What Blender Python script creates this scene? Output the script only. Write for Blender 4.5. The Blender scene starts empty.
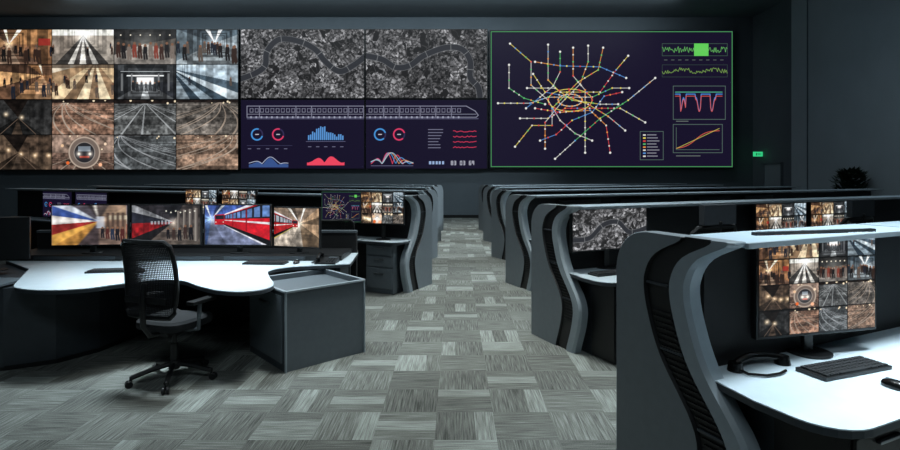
import bpy, bmesh, math, random
import numpy as np
from mathutils import Vector, Matrix
random.seed(4)
sc = bpy.context.scene
try:
    sc.view_settings.view_transform = 'Standard'
    sc.view_settings.look = 'None'
except Exception as e:
    print(e)

# ------------------------------------------------------------------ materials
def s2l(c):
    return tuple(((v/12.92) if v <= 0.04045 else ((v+0.055)/1.055)**2.4) for v in c)
def hexc(h):
    h = h.lstrip('#')
    return s2l(tuple(int(h[i:i+2], 16)/255 for i in (0, 2, 4)))
def mat(name, col, rough=0.5, metal=0.0, var=0.12, scale=18.0, bump=0.0, emis=None, es=0.0):
    m = bpy.data.materials.new(name); m.use_nodes = True
    nt = m.node_tree; b = nt.nodes['Principled BSDF']
    c = hexc(col) if isinstance(col, str) else col
    tc = nt.nodes.new('ShaderNodeTexCoord')
    no = nt.nodes.new('ShaderNodeTexNoise'); no.inputs['Scale'].default_value = scale; no.inputs['Detail'].default_value = 4
    nt.links.new(tc.outputs['Object'], no.inputs['Vector'])
    rp = nt.nodes.new('ShaderNodeValToRGB')
    rp.color_ramp.elements[0].color = tuple(v*(1-var) for v in c)+(1,)
    rp.color_ramp.elements[1].color = tuple(min(1, v*(1+var)) for v in c)+(1,)
    rp.color_ramp.elements[0].position = 0.3; rp.color_ramp.elements[1].position = 0.7
    nt.links.new(no.outputs['Fac'], rp.inputs['Fac'])
    nt.links.new(rp.outputs['Color'], b.inputs['Base Color'])
    b.inputs['Roughness'].default_value = rough; b.inputs['Metallic'].default_value = metal
    if bump > 0:
        bp = nt.nodes.new('ShaderNodeBump'); bp.inputs['Strength'].default_value = bump
        n2 = nt.nodes.new('ShaderNodeTexNoise'); n2.inputs['Scale'].default_value = 300
        nt.links.new(tc.outputs['Object'], n2.inputs['Vector'])
        nt.links.new(n2.outputs['Fac'], bp.inputs['Height']); nt.links.new(bp.outputs['Normal'], b.inputs['Normal'])
    if emis:
        b.inputs['Emission Color'].default_value = hexc(emis)+(1,); b.inputs['Emission Strength'].default_value = es
    return m

M = {}
M['panel'] = mat('console_grey_panel', '#70797f', 0.45, var=.04, bump=0.02)
M['lightedge'] = mat('console_light_edge', '#8f9ba2', 0.35, var=.04)
M['rail'] = mat('console_rail_top', '#a3b6c2', 0.4, var=.04)
M['black'] = mat('black_plastic', '#0e1012', 0.45)
M['blackpanel'] = mat('black_acoustic_panel', '#0b0d10', 0.8, bump=0.1)
M['darkslate'] = mat('dark_slate_laminate', '#343b41', 0.5, var=.06)
M['slate'] = mat('slate_laminate', '#596268', 0.5, var=.05)
M['desk'] = mat('desk_white_laminate', '#cfdee6', 0.25, var=0.03)
M['fabric'] = mat('chair_fabric', '#15181b', 0.9, bump=0.3)
M['headrest'] = mat('headrest_fabric', '#33393f', 0.8, bump=0.2)
M['metal'] = mat('brushed_metal', '#8d9296', 0.3, 0.9)
M['key'] = mat('keycaps', '#1c1f22', 0.6)
M['handset'] = mat('handset_plastic', '#0a0b0c', 0.25)
M['wall'] = mat('painted_wall_dark', '#5d676e', 0.8, var=0.05, scale=1.5)
M['wallback'] = mat('painted_wall_back', '#566067', 0.8, var=0.05, scale=1.5)
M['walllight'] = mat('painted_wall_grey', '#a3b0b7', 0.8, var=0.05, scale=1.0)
M['ceil'] = mat('ceiling_paint', '#5f6a70', 0.9, var=0.05, scale=2)
M['door'] = mat('door_paint', '#8a959b', 0.5, var=0.04)
M['exit'] = mat('exit_sign_green', '#1fae66', 0.5, emis='#38d488', es=0.9)
M['leaf'] = mat('leaf_green', '#2c3d30', 0.5, var=0.4)
M['pot'] = mat('pot_ceramic', '#3a3d40', 0.4)
M['trunk'] = mat('bark', '#3b3128', 0.9)

def screen_mat():
    m = bpy.data.materials.new('lit_display'); m.use_nodes = True
    nt = m.node_tree; b = nt.nodes['Principled BSDF']
    a = nt.nodes.new('ShaderNodeVertexColor'); a.layer_name = 'Col'
    b.inputs['Base Color'].default_value = (0.005, 0.005, 0.006, 1)
    b.inputs['Roughness'].default_value = 0.5
    b.inputs['Specular IOR Level'].default_value = 0.1
    nt.links.new(a.outputs['Color'], b.inputs['Emission Color'])
    b.inputs['Emission Strength'].default_value = 1.0
    return m
M['screen'] = screen_mat()

def carpet_mat():
    m = bpy.data.materials.new('carpet_tiles'); m.use_nodes = True
    nt = m.node_tree; N = nt.nodes; L = nt.links; b = N['Principled BSDF']
    geo = N.new('ShaderNodeNewGeometry')
    def vm(op, a, bb=None):
        n = N.new('ShaderNodeVectorMath'); n.operation = op
        L.new(a, n.inputs[0])
        if bb is not None:
            if isinstance(bb, tuple): n.inputs[1].default_value = bb
            else: L.new(bb, n.inputs[1])
        return n.outputs[0]
    def mt(op, a, bb=None, c=None):
        n = N.new('ShaderNodeMath'); n.operation = op
        for i, v in enumerate((a, bb, c)):
            if v is None: continue
            if isinstance(v, (int, float)): n.inputs[i].default_value = v
            else: L.new(v, n.inputs[i])
        return n.outputs[0]
    P = vm('ADD', geo.outputs['Position'], (20.13, 20.2, 0.0))
    t1 = vm('FLOOR', vm('MULTIPLY', P, (2.5, 2.5, 0.0)))
    sep = N.new('ShaderNodeSeparateXYZ'); L.new(t1, sep.inputs[0])
    par = mt('MODULO', mt('ADD', sep.outputs['X'], sep.outputs['Y']), 2.0)
    wn = N.new('ShaderNodeTexWhiteNoise'); wn.noise_dimensions = '3D'; L.new(t1, wn.inputs['Vector'])
    pa = vm('FLOOR', vm('MULTIPLY', P, (2.5, 7.5, 0.0)))
    pb = vm('FLOOR', vm('MULTIPLY', P, (7.5, 2.5, 0.0)))
    mixp = N.new('ShaderNodeMix'); mixp.data_type = 'VECTOR'
    L.new(par, mixp.inputs['Factor']); L.new(pa, mixp.inputs[4]); L.new(pb, mixp.inputs[5])
    wn2 = N.new('ShaderNodeTexWhiteNoise'); wn2.noise_dimensions = '3D'; L.new(mixp.outputs[1], wn2.inputs['Vector'])
    sa = vm('MULTIPLY', P, (4.0, 95.0, 0.0)); sb = vm('MULTIPLY', P, (95.0, 4.0, 0.0))
    mixs = N.new('ShaderNodeMix'); mixs.data_type = 'VECTOR'
    L.new(par, mixs.inputs['Factor']); L.new(sa, mixs.inputs[4]); L.new(sb, mixs.inputs[5])
    no = N.new('ShaderNodeTexNoise'); no.inputs['Scale'].default_value = 1.0; no.inputs['Detail'].default_value = 2
    L.new(mixs.outputs[1], no.inputs['Vector'])
    fine = N.new('ShaderNodeTexNoise'); fine.inputs['Scale'].default_value = 160.0
    L.new(P, fine.inputs['Vector'])
    streak = mt('MULTIPLY_ADD', no.outputs['Fac'], 4.0, -1.5)
    br = mt('MULTIPLY_ADD', wn.outputs['Value'], 0.14, 0.12)
    lt = mt('MULTIPLY_ADD', mt('GREATER_THAN', wn2.outputs['Value'], 0.82), 0.20, 0.0)
    lt = mt('ADD', lt, mt('MULTIPLY_ADD', wn2.outputs['Value'], 0.10, 0.0))
    tot = mt('ADD', mt('ADD', mt('MULTIPLY', streak, 0.26), br), lt)
    tot = mt('ADD', tot, mt('MULTIPLY_ADD', fine.outputs['Fac'], 0.6, -0.3))
    rp = N.new('ShaderNodeValToRGB')
    rp.color_ramp.elements[0].color = hexc('#303230')+(1,); rp.color_ramp.elements[0].position = 0.0
    rp.color_ramp.elements[1].color = hexc('#a3ada8')+(1,); rp.color_ramp.elements[1].position = 1.0
    e = rp.color_ramp.elements.new(0.45); e.color = hexc('#6d706c')+(1,)
    L.new(tot, rp.inputs['Fac']); L.new(rp.outputs['Color'], b.inputs['Base Color'])
    b.inputs['Roughness'].default_value = 0.95
    b.inputs['Specular IOR Level'].default_value = 0.1
    bp = N.new('ShaderNodeBump'); bp.inputs['Strength'].default_value = 0.2; bp.inputs['Distance'].default_value = 0.01
    L.new(no.outputs['Fac'], bp.inputs['Height']); L.new(bp.outputs['Normal'], b.inputs['Normal'])
    return m
M['carpet'] = carpet_mat()

# ------------------------------------------------------------------ mesh builder
class B:
    def __init__(s): s.v = []; s.f = []; s.m = []; s.mats = []
    def mi(s, m):
        mm = M[m]
        if mm not in s.mats: s.mats.append(mm)
        return s.mats.index(mm)
    def add(s, vs, fs, m):
        o = len(s.v); s.v += [tuple(v) for v in vs]
        i = s.mi(m)
        for f in fs: s.f.append(tuple(o+k for k in f)); s.m.append(i)
    def box(s, c, d, m, rz=0, mx=None):
        hx, hy, hz = d[0]/2, d[1]/2, d[2]/2
        R = mx if mx is not None else Matrix.Rotation(rz, 3, 'Z')
        vs = [Vector(c)+R @ Vector((x*hx, y*hy, z*hz)) for x in (-1, 1) for y in (-1, 1) for z in (-1, 1)]
        s.add(vs, [(0, 1, 3, 2), (4, 6, 7, 5), (0, 4, 5, 1), (2, 3, 7, 6), (0, 2, 6, 4), (1, 5, 7, 3)], m)
    def prism(s, poly, z0, z1, m, mtop=None):
        n = len(poly)
        vs = [(p[0], p[1], z0) for p in poly]+[(p[0], p[1], z1) for p in poly]
        s.add(vs, [tuple(range(n))[::-1]]+[(i, (i+1) % n, n+(i+1) % n, n+i) for i in range(n)], m)
        s.add([(p[0], p[1], z1) for p in poly], [tuple(range(n))], mtop or m)
    def cyl(s, p, q, r, m, r2=None, n=16):
        p = Vector(p); q = Vector(q); r2 = r if r2 is None else r2
        ax = (q-p).normalized(); t = Vector((0, 0, 1)) if abs(ax.z) < .9 else Vector((1, 0, 0))
        e = ax.cross(t).normalized(); g = ax.cross(e)
        vs = [p+(e*math.cos(2*math.pi*i/n)+g*math.sin(2*math.pi*i/n))*r for i in range(n)]
        vs += [q+(e*math.cos(2*math.pi*i/n)+g*math.sin(2*math.pi*i/n))*r2 for i in range(n)]
        s.add(vs, [(i, (i+1) % n, n+(i+1) % n, n+i) for i in range(n)]+[tuple(range(n))[::-1], tuple(range(n, 2*n))], m)
    def tube(s, pts, r, m, n=8, closed=False):
        pts = [Vector(p) for p in pts]; k = len(pts); vs = []
        for i in range(k):
            a = pts[(i-1) % k] if (closed or i > 0) else pts[i]
            c = pts[(i+1) % k] if (closed or i < k-1) else pts[i]
            ax = (c-a).normalized(); t = Vector((0, 0, 1)) if abs(ax.z) < .95 else Vector((0, 1, 0))
            e = ax.cross(t).normalized(); g = ax.cross(e)
            vs += [pts[i]+(e*math.cos(2*math.pi*j/n)+g*math.sin(2*math.pi*j/n))*r for j in range(n)]
        fs = []
        for i in range(k if closed else k-1):
            i2 = (i+1) % k
            for j in range(n): fs.append((i*n+j, i*n+(j+1) % n, i2*n+(j+1) % n, i2*n+j))
        if not closed: fs += [tuple(range(n))[::-1], tuple(range((k-1)*n, k*n))]
        s.add(vs, fs, m)
    def obj(s, name, parent=None, loc=(0, 0, 0), rz=0, bevel=0, smooth=False):
        me = bpy.data.meshes.new(name); me.from_pydata(s.v, [], s.f)
        for m in s.mats: me.materials.append(m)
        me.polygons.foreach_set('material_index', s.m)
        bm = bmesh.new(); bm.from_mesh(me); bmesh.ops.recalc_face_normals(bm, faces=bm.faces[:]); bm.to_mesh(me); bm.free()
        if smooth:
            me.polygons.foreach_set('use_smooth', [True]*len(me.polygons))
            me.set_sharp_from_angle(angle=math.radians(35))
        o = bpy.data.objects.new(name, me); sc.collection.objects.link(o)
        o.location = loc; o.rotation_euler = (0, 0, rz)
        if parent: o.parent = parent
        if bevel:
            bv = o.modifiers.new('bevel', 'BEVEL'); bv.width = bevel; bv.segments = 2; bv.limit_method = 'ANGLE'; bv.angle_limit = math.radians(50)
        return o
def empty(name, loc=(0, 0, 0), rz=0):
    e = bpy.data.objects.new(name, None); sc.collection.objects.link(e)
    e.location = loc; e.rotation_euler = (0, 0, rz); e.empty_display_size = 0.2
    return e

# ------------------------------------------------------------------ raster painter (display contents)
def fbm(W, H, f, oct=3, seed=0):
    r = np.random.default_rng(seed); out = np.zeros((H, W)); amp = 1; tot = 0
    for o in range(oct):
        gx = max(2, int(f*W/H)+1); gy = max(2, int(f)+1)
        g = r.random((gy+1, gx+1))
        y = np.linspace(0, gy-1e-6, H); x = np.linspace(0, gx-1e-6, W)
        yi = y.astype(int); xi = x.astype(int); fy = (y-yi)[:, None]; fx = (x-xi)[None, :]
        fy = fy*fy*(3-2*fy); fx = fx*fx*(3-2*fx)
        a = g[yi][:, xi]; b_ = g[yi][:, xi+1]; c = g[yi+1][:, xi]; d = g[yi+1][:, xi+1]
        out += amp*((a*(1-fx)+b_*fx)*(1-fy)+(c*(1-fx)+d*fx)*fy); tot += amp; amp *= .5; f *= 2
    return out/tot
class Cv:
    def __init__(s, w, h, sc_=2.5, bg=(0, 0, 0), ox=0, oy=0):
        s.w, s.h, s.s, s.ox, s.oy = w, h, sc_, ox, oy
        s.W = int(w*sc_); s.H = int(h*sc_)
        s.a = np.ones((s.H, s.W, 3))*np.array(bg)/255.
        s.Y, s.X = np.mgrid[0:s.H, 0:s.W].astype(float); s.X = s.X/sc_+ox; s.Y = s.Y/sc_+oy
    def _bb(s, x0, y0, x1, y1):
        i0 = min(s.W, max(0, int((x0-s.ox)*s.s)-1)); i1 = max(i0, min(s.W, int((x1-s.ox)*s.s)+2))
        j0 = min(s.H, max(0, int((y0-s.oy)*s.s)-1)); j1 = max(j0, min(s.H, int((y1-s.oy)*s.s)+2))
        return slice(j0, j1), slice(i0, i1)
    def put(s, sl, m, col):
        c = np.array(col)/255.
        s.a[sl] = s.a[sl]*(1-m[..., None])+c*m[..., None]
    def line(s, p, q, col, wd=.5, al=1):
        sl = s._bb(min(p[0], q[0])-wd, min(p[1], q[1])-wd, max(p[0], q[0])+wd, max(p[1], q[1])+wd)
        X = s.X[sl]; Y = s.Y[sl]
        if X.size == 0: return
        dx, dy = q[0]-p[0], q[1]-p[1]; L = dx*dx+dy*dy+1e-9
        t = np.clip(((X-p[0])*dx+(Y-p[1])*dy)/L, 0, 1)
        d = np.hypot(X-p[0]-t*dx, Y-p[1]-t*dy)
        s.put(sl, np.clip((wd/2-d)*s.s+.5, 0, 1)*al, col)
    def poly(s, pts, col, wd=.5, closed=False):
        for i in range(len(pts)-1): s.line(pts[i], pts[i+1], col, wd)
        if closed: s.line(pts[-1], pts[0], col, wd)
    def fp(s, pts, col, al=1):      # convex polygon fill
        m = np.ones_like(s.X); A = sum(pts[i][0]*pts[(i+1) % len(pts)][1]-pts[(i+1) % len(pts)][0]*pts[i][1] for i in range(len(pts)))
        sg = 1 if A > 0 else -1
        for i in range(len(pts)):
            p, q = pts[i], pts[(i+1) % len(pts)]; L = math.hypot(q[0]-p[0], q[1]-p[1])+1e-9
            d = sg*((q[0]-p[0])*(s.Y-p[1])-(q[1]-p[1])*(s.X-p[0]))/L
            m = np.minimum(m, np.clip(d*s.s+.5, 0, 1))
        s.put((slice(None), slice(None)), m*al, col)
    def rect(s, x0, y0, x1, y1, col, al=1):
        sl = s._bb(x0, y0, x1, y1); X = s.X[sl]; Y = s.Y[sl]
        s.put(sl, ((X >= x0) & (X <= x1) & (Y >= y0) & (Y <= y1))*float(al), col)
    def frame(s, x0, y0, x1, y1, col, wd=.5):
        s.poly([(x0, y0), (x1, y0), (x1, y1), (x0, y1)], col, wd, True)
    def disc(s, x, y, r, col):
        sl = s._bb(x-r, y-r, x+r, y+r)
        s.put(sl, np.clip((r-np.hypot(s.X[sl]-x, s.Y[sl]-y))*s.s+.5, 0, 1), col)
    def ring(s, x, y, r, wd, col, a0=0, a1=7):
        sl = s._bb(x-r-wd, y-r-wd, x+r+wd, y+r+wd); d = np.hypot(s.X[sl]-x, s.Y[sl]-y)
        an = np.arctan2(s.Y[sl]-y, s.X[sl]-x) % (2*math.pi)
        s.put(sl, np.clip((wd/2-np.abs(d-r))*s.s+.5, 0, 1)*((an >= a0) & (an <= a1)), col)
    def area(s, xs, ys, base, col, al=1):
        y = np.interp(s.X, xs, ys); m = ((s.Y >= y) & (s.Y <= base) & (s.X >= xs[0]) & (s.X <= xs[-1]))*float(al)
        s.put((slice(None), slice(None)), m, col)
    def glow(s, x, y, r, col, k=1.0):
        g = np.exp(-(np.hypot(s.X-x, (s.Y-y))/r)**2)*k
        s.a = np.clip(s.a+g[..., None]*np.array(col)/255., 0, 1)
    def person(s, x, y, hh, col, head=(125, 90, 70)):
        s.line((x-.05*hh, y), (x-.1*hh, y-.45*hh), col, hh*.13); s.line((x+.12*hh, y), (x+.06*hh, y-.45*hh), col, hh*.13)
        s.line((x, y-.5*hh), (x, y-.75*hh), col, hh*.28); s.disc(x, y-.93*hh, hh*.095, head)

# perspective scene: sectors of colour fanned about a vanishing point (degrees: 0 right, 90 down, 180 left, 270 up)
def scene(w, h, vp, fan, seed, S=2.5, people=0, band=(.6, .9), size=(.2, .35), cols=None, glow=None, depth=.25, nzk=.55, freq=22, near=.0):
    c = Cv(w, h, S); x = (c.X-vp[0]*w); y = (c.Y-vp[1]*h)
    nz = fbm(c.W, c.H, 7, 3, seed)
    r_ = np.hypot(x, y)/h
    an = np.degrees(np.arctan2(y, x)) % 360
    a = np.zeros_like(c.a); lo = 0
    for hi, col in fan:
        a[(an >= lo) & (an < hi)] = np.array(col)/255.; lo = hi
    m = np.maximum(np.abs(x)/h*.8, np.abs(y)/h)+.03
    a *= (1-depth+2*depth*(np.sin(freq*.12/m*3+seed) > 0))[..., None]
    a *= (1-near*np.clip(r_-.3, 0, 1))[..., None]
    a *= (1-nzk+2*nzk*nz)[..., None]
    c.a = np.clip(a, 0, 1)
    if glow: c.glow(vp[0]*w, vp[1]*h, glow[0]*h, glow[1], glow[2])
    r = np.random.default_rng(seed+50)
    cols = cols or [(24, 22, 22), (50, 36, 30), (30, 34, 44), (90, 78, 70)]
    pp = sorted([(band[0]+(band[1]-band[0])*r.random(), r.random()) for _ in range(people)])
    for t, px in pp:
        f = (t-band[0])/(band[1]-band[0]+1e-6)
        c.person(px*w, t*h, h*(size[0]+(size[1]-size[0])*f), cols[r.integers(len(cols))])
    return c
def tracks(w, h, vp, base, seed, curve=0, n=6, rail=(190, 172, 155), top=(30, 24, 22), S=2.5, spread=1.6, lights=4):
    c = Cv(w, h, S); x = c.X/w; y = c.Y/h; t = y-vp[1]
    nz = fbm(c.W, c.H, 14, 3, seed); big = fbm(c.W, c.H, 3, 2, seed+3)
    a = np.ones_like(c.a)*np.array(base)/255.*(.35+1.0*nz)[..., None]*(.5+big)[..., None]
    slp = .8+.3*(np.sin(1.6/(np.abs(t)+.04)*4) > 0); a = a*np.where(t > 0, slp, 1)[..., None]
    for i in range(n):
        off = (i-(n-1)/2)/n*2*spread+((i % 2)-.5)*.12
        xc = vp[0]+off*t+curve*(t**2)*(1+.3*(i % 3))
        d = np.abs(x-xc); wd = .005+.013*t
        m = ((t > .01) & (d < wd)); a = np.where(m[..., None], np.array(rail)/255.*(.6+.5*big[..., None]), a)
    nt_ = fbm(c.W, c.H, 8, 3, seed+9)
    a = np.where((t <= 0.01)[..., None], np.array(top)/255.*(.3+1.5*nt_)[..., None], a)
    c.a = np.clip(a, 0, 1); r = np.random.default_rng(seed)
    for i in range(lights):
        c.disc(r.random()*w, r.random()*max(.1, vp[1])*h, .5+r.random()*.7, (255, 235, 200))
    return c
def tunnel(w, h, seed, S=2.5, col=(70, 52, 38), n=3):
    c = scene(w, h, (.45, .5), [(35, col), (75, tuple(int(v*.6) for v in col)), (110, (60, 50, 42)), (150, tuple(int(v*.5) for v in col)), (230, col), (300, (22, 18, 16)), (360, tuple(int(v*.8) for v in col))], seed, S, depth=.08, nzk=.8)
    r = np.random.default_rng(seed)
    for i in range(n):
        px, py = w*(.25+.22*i+r.random()*.05), h*(.35+.25*r.random())
        c.glow(px, py, 2.2, (255, 220, 170), .7); c.disc(px, py, .6, (255, 245, 225))
    c.line((w*.15, h), (w*.44, h*.55), (120, 100, 85), .5); c.line((w*.75, h), (w*.48, h*.55), (120, 100, 85), .5)
    return c
def trainfront(w, h, S=2.5):
    c = tracks(w, h, (.5, .5), (120, 96, 84), 5, n=6, top=(130, 110, 98), S=S)
    c.disc(w*.52, h*.5, h*.46, (116, 102, 94)); c.ring(w*.52, h*.5, h*.44, 1.3, (186, 168, 152)); c.disc(w*.52, h*.5, h*.3, (40, 40, 44)); c.ring(w*.52, h*.5, h*.3, .8, (150, 140, 132))
    c.rect(w*.42, h*.32, w*.62, h*.46, (120, 130, 140)); c.rect(w*.44, h*.6, w*.6, h*.65, (150, 60, 50))
    for q in ((.43, .54, 1.3), (.61, .54, 1.3)): c.glow(w*q[0], h*q[1], 3, (255, 240, 220), .6); c.disc(w*q[0], h*q[1], q[2], (255, 250, 235))
    c.disc(w*.25, h*.8, 1.6, (240, 110, 50)); c.disc(w*.78, h*.85, 1.8, (255, 190, 150)); c.disc(w*.16, h*.3, 1.5, (240, 200, 160)); c.disc(w*.86, h*.25, 1.4, (250, 220, 190))
    return c
BR = (112, 80, 56)
def cctv(i, w, h, S=2.5):
    i %= 16
    if i == 0:
        c = scene(w, h, (.3, .42), [(30, BR), (60, (84, 64, 52)), (120, (120, 100, 84)), (160, (70, 52, 42)), (215, (132, 98, 70)), (250, (66, 48, 38)), (262, (230, 216, 188)), (300, (90, 66, 48)), (312, (230, 212, 184)), (360, (132, 96, 64))], 1, S, 12, (.6, .98), (.22, .45), glow=(.14, (255, 235, 200), .6))
        c.rect(w*.78, h*.25, w*.98, h*.45, (160, 44, 40), .8)
    elif i == 1:
        c = scene(w, h, (.5, .16), [(48, (150, 142, 132)), (62, (56, 54, 52)), (72, (205, 202, 195)), (84, (74, 70, 68)), (97, (212, 208, 200)), (108, (74, 70, 68)), (118, (205, 202, 195)), (134, (56, 54, 52)), (180, (130, 120, 110)), (360, (222, 222, 214))], 2, S, 5, (.4, .95), (.12, .3), depth=.12, nzk=.4, glow=(.22, (255, 255, 250), .6))
    elif i == 2:
        c = scene(w, h, (.5, .40), [(20, (70, 66, 62)), (160, (124, 118, 112)), (190, (50, 48, 46)), (350, (36, 36, 36)), (360, (70, 66, 62))], 3, S, 0, depth=.1, glow=(.35, (220, 220, 210), .3))
        for k in range(11): c.person(w*(.06+.088*k), h*(.78+.03*(k % 3)), h*.42, [(60, 40, 34), (30, 28, 30), (120, 108, 100), (130, 60, 48)][k % 4])
        for k in range(6): c.disc(w*(.1+.16*k), h*.15, .7, (250, 240, 220))
    elif i == 3:
        c = scene(w, h, (.62, .38), [(20, (130, 140, 146)), (155, (122, 130, 134)), (200, (74, 84, 90)), (235, (50, 58, 64)), (250, (235, 242, 245)), (285, (58, 68, 74)), (300, (235, 242, 245)), (340, (66, 78, 86)), (360, (108, 118, 124))], 4, S, 13, (.62, .98), (.3, .5), glow=(.18, (245, 252, 255), .6))
    elif i == 4:
        c = scene(w, h, (.85, .3), [(60, (124, 88, 60)), (110, (166, 130, 98)), (140, (142, 106, 74)), (165, (80, 58, 44)), (185, (180, 140, 98)), (215, (66, 48, 38)), (250, (112, 80, 54)), (262, (226, 206, 176)), (360, (90, 66, 50))], 5, S, 11, (.55, .98), (.22, .42), depth=.2)
    elif i == 5:
        c = scene(w, h, (.7, -.1), [(50, (198, 172, 136)), (68, (140, 114, 88)), (84, (216, 198, 166)), (100, (132, 108, 84)), (116, (210, 190, 158)), (130, (116, 94, 72)), (146, (204, 180, 144)), (165, (156, 128, 98)), (360, (206, 194, 174))], 6, S, 12, (.3, .95), (.2, .34), depth=.1, nzk=.4)
        c.rect(0, 0, w, h*.1, (70, 58, 48), .7)
    elif i == 6:
        c = scene(w, h, (.5, .5), [(30, (36, 38, 42)), (75, (62, 64, 66)), (105, (146, 150, 152)), (150, (62, 64, 66)), (205, (32, 34, 36)), (240, (46, 48, 50)), (300, (26, 28, 30)), (360, (46, 48, 50))], 7, S, depth=.25)
        c.rect(w*.36, h*.36, w*.64, h*.56, (236, 244, 248)); c.rect(w*.2, h*.3, w*.8, h*.33, (245, 250, 252)); c.rect(w*.1, h*.18, w*.9, h*.2, (196, 202, 206))
        for q in (.12, .28, .72, .88): c.rect(w*(q-.015), h*.25, w*(q+.015), h*.75, (112, 114, 116))
        for k in range(7): c.person(w*(.3+.07*k), h*(.72+.04*(k % 2)), h*.26, (20, 20, 22))
        c.glow(w*.5, h*.46, h*.3, (240, 250, 255), .3)
    elif i == 7:
        c = scene(w, h, (-.1, .1), [(12, (170, 188, 200)), (20, (72, 88, 100)), (28, (194, 208, 216)), (36, (54, 68, 78)), (46, (148, 166, 178)), (58, (46, 58, 68)), (90, (120, 132, 140)), (360, (174, 190, 200))], 8, S, 2, (.5, .8), (.2, .3), depth=.12, nzk=.45, freq=40)
    elif i == 8: c = tunnel(w, h, 3, S, (44, 44, 44), 2)
    elif i == 9: c = tracks(w, h, (.2, .06), (142, 110, 92), 12, curve=.5, n=9, S=S)
    elif i == 10: c = tracks(w, h, (.5, .08), (96, 98, 98), 13, n=9, S=S, spread=2.2, rail=(186, 190, 192))
    elif i == 11: c = tracks(w, h, (.7, .05), (112, 106, 100), 14, curve=-.6, n=10, S=S, spread=1.8)
    elif i == 12: c = tunnel(w, h, 9, S, (80, 66, 54), 4)
    elif i == 13: c = trainfront(w, h, S)
    elif i == 14: c = tracks(w, h, (.1, .0), (88, 92, 94), 15, curve=.8, n=11, S=S, spread=1.9, rail=(180, 184, 188))
    else: c = tracks(w, h, (.9, -.1), (146, 120, 102), 16, curve=-1.0, n=11, S=S, spread=1.7)
    return c
def cctv_wall(w, h, nx, ny, S=2.5, order=None, gap=.8):
    c = Cv(w, h, S, (8, 8, 8)); tw, th = w/nx, h/ny; k = 0
    for j in range(ny):
        for i in range(nx):
            t = cctv(order[k % 16] if order else k, tw-gap, th-gap, S); k += 1
            y0 = int(j*th*S+gap*S/2); x0 = int(i*tw*S+gap*S/2)
            hh = min(t.H, c.H-y0); ww = min(t.W, c.W-x0)
            c.a[y0:y0+hh, x0:x0+ww] = t.a[:hh, :ww]
    return c
def voro(c, cell, seed):
    """jittered-grid Voronoi: returns cell hash and border distance (px units)"""
    wx = c.X+cell*1.2*(fbm(c.W, c.H, 6, 2, int(seed)+1)-.5)*2; wy = c.Y+cell*1.2*(fbm(c.W, c.H, 6, 2, int(seed)+2)-.5)*2
    gx = wx/cell; gy = wy/cell; ix = np.floor(gx); iy = np.floor(gy)
    F1 = np.full_like(gx, 9.); F2 = np.full_like(gx, 9.); H_ = np.zeros_like(gx)
    for a in (-1, 0, 1):
        for b_ in (-1, 0, 1):
            cx = ix+a; cy = iy+b_
            h1 = np.abs(np.sin(cx*127.1+cy*311.7+seed)*43758.5453) % 1; h2 = np.abs(np.sin(cx*269.5+cy*183.3+seed*2)*43758.5453) % 1
            d = np.maximum(np.abs(gx-cx-h1), np.abs(gy-cy-h2))*.6+.4*np.hypot(gx-cx-h1, gy-cy-h2)
            m = d < F1
            F2 = np.where(m, F1, np.minimum(F2, d)); H_ = np.where(m, np.abs(np.sin(cx*12.9+cy*78.2+seed)*9631.3) % 1, H_); F1 = np.where(m, d, F1)
    return H_, (F2-F1)*cell
def citymap(w, h, river, seed, S=2.5, rw=5.6, gain=1.0):
    c = Cv(w, h, S)
    H1, e1 = voro(c, 1.7, seed*1.7); H2, e2 = voro(c, 12., seed*3.1+5); H3, e3 = voro(c, 5., seed*2.1+9)
    a = .17+.46*H1**1.3
    a = np.where(e3 < .35, .12, a)
    a *= .72+.5*H2
    big = fbm(c.W, c.H, 4, 3, seed+7); a = a*(.45+1.0*big)
    a = np.where((H3 > .9), .13, a)
    a = np.where(e2 < .38, a*.4+.22, a)
    c.a = np.repeat(a[..., None], 3, 2)*np.array([1.0, 1.0, 1.02])*gain
    r = np.random.default_rng(seed)
    for i in range(4):
        x0, y0 = r.random()*w, r.random()*h; an_ = r.random()*3.14
        c.line((x0-60*math.cos(an_), y0-60*math.sin(an_)), (x0+60*math.cos(an_), y0+60*math.sin(an_)), (110, 112, 115) if i % 2 else (22, 22, 24), .4, .7)
    xs = np.array(river, float); P = []
    for i in range(len(xs)-1):
        p0 = xs[max(i-1, 0)]; p1 = xs[i]; p2 = xs[i+1]; p3 = xs[min(i+2, len(xs)-1)]
        for t in np.linspace(0, 1, 8, endpoint=False):
            P.append(.5*((2*p1)+(-p0+p2)*t+(2*p0-5*p1+4*p2-p3)*t*t+(-p0+3*p1-3*p2+p3)*t**3))
    P.append(xs[-1])
    c.poly(P, (126, 128, 131), rw+.6); c.poly(P, (48, 50, 55), rw)
    for i in range(6, len(P)-6, 9):
        t = np.array(P[i+1])-np.array(P[i-1]); nrm = np.array([-t[1], t[0]])/np.hypot(*t)*(rw/2+1)
        c.line(tuple(P[i]-nrm), tuple(P[i]+nrm), (130, 132, 134), .5)
    c.a = np.clip(c.a, 0, 1)
    return c
NAVY = (22, 17, 40)
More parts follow.
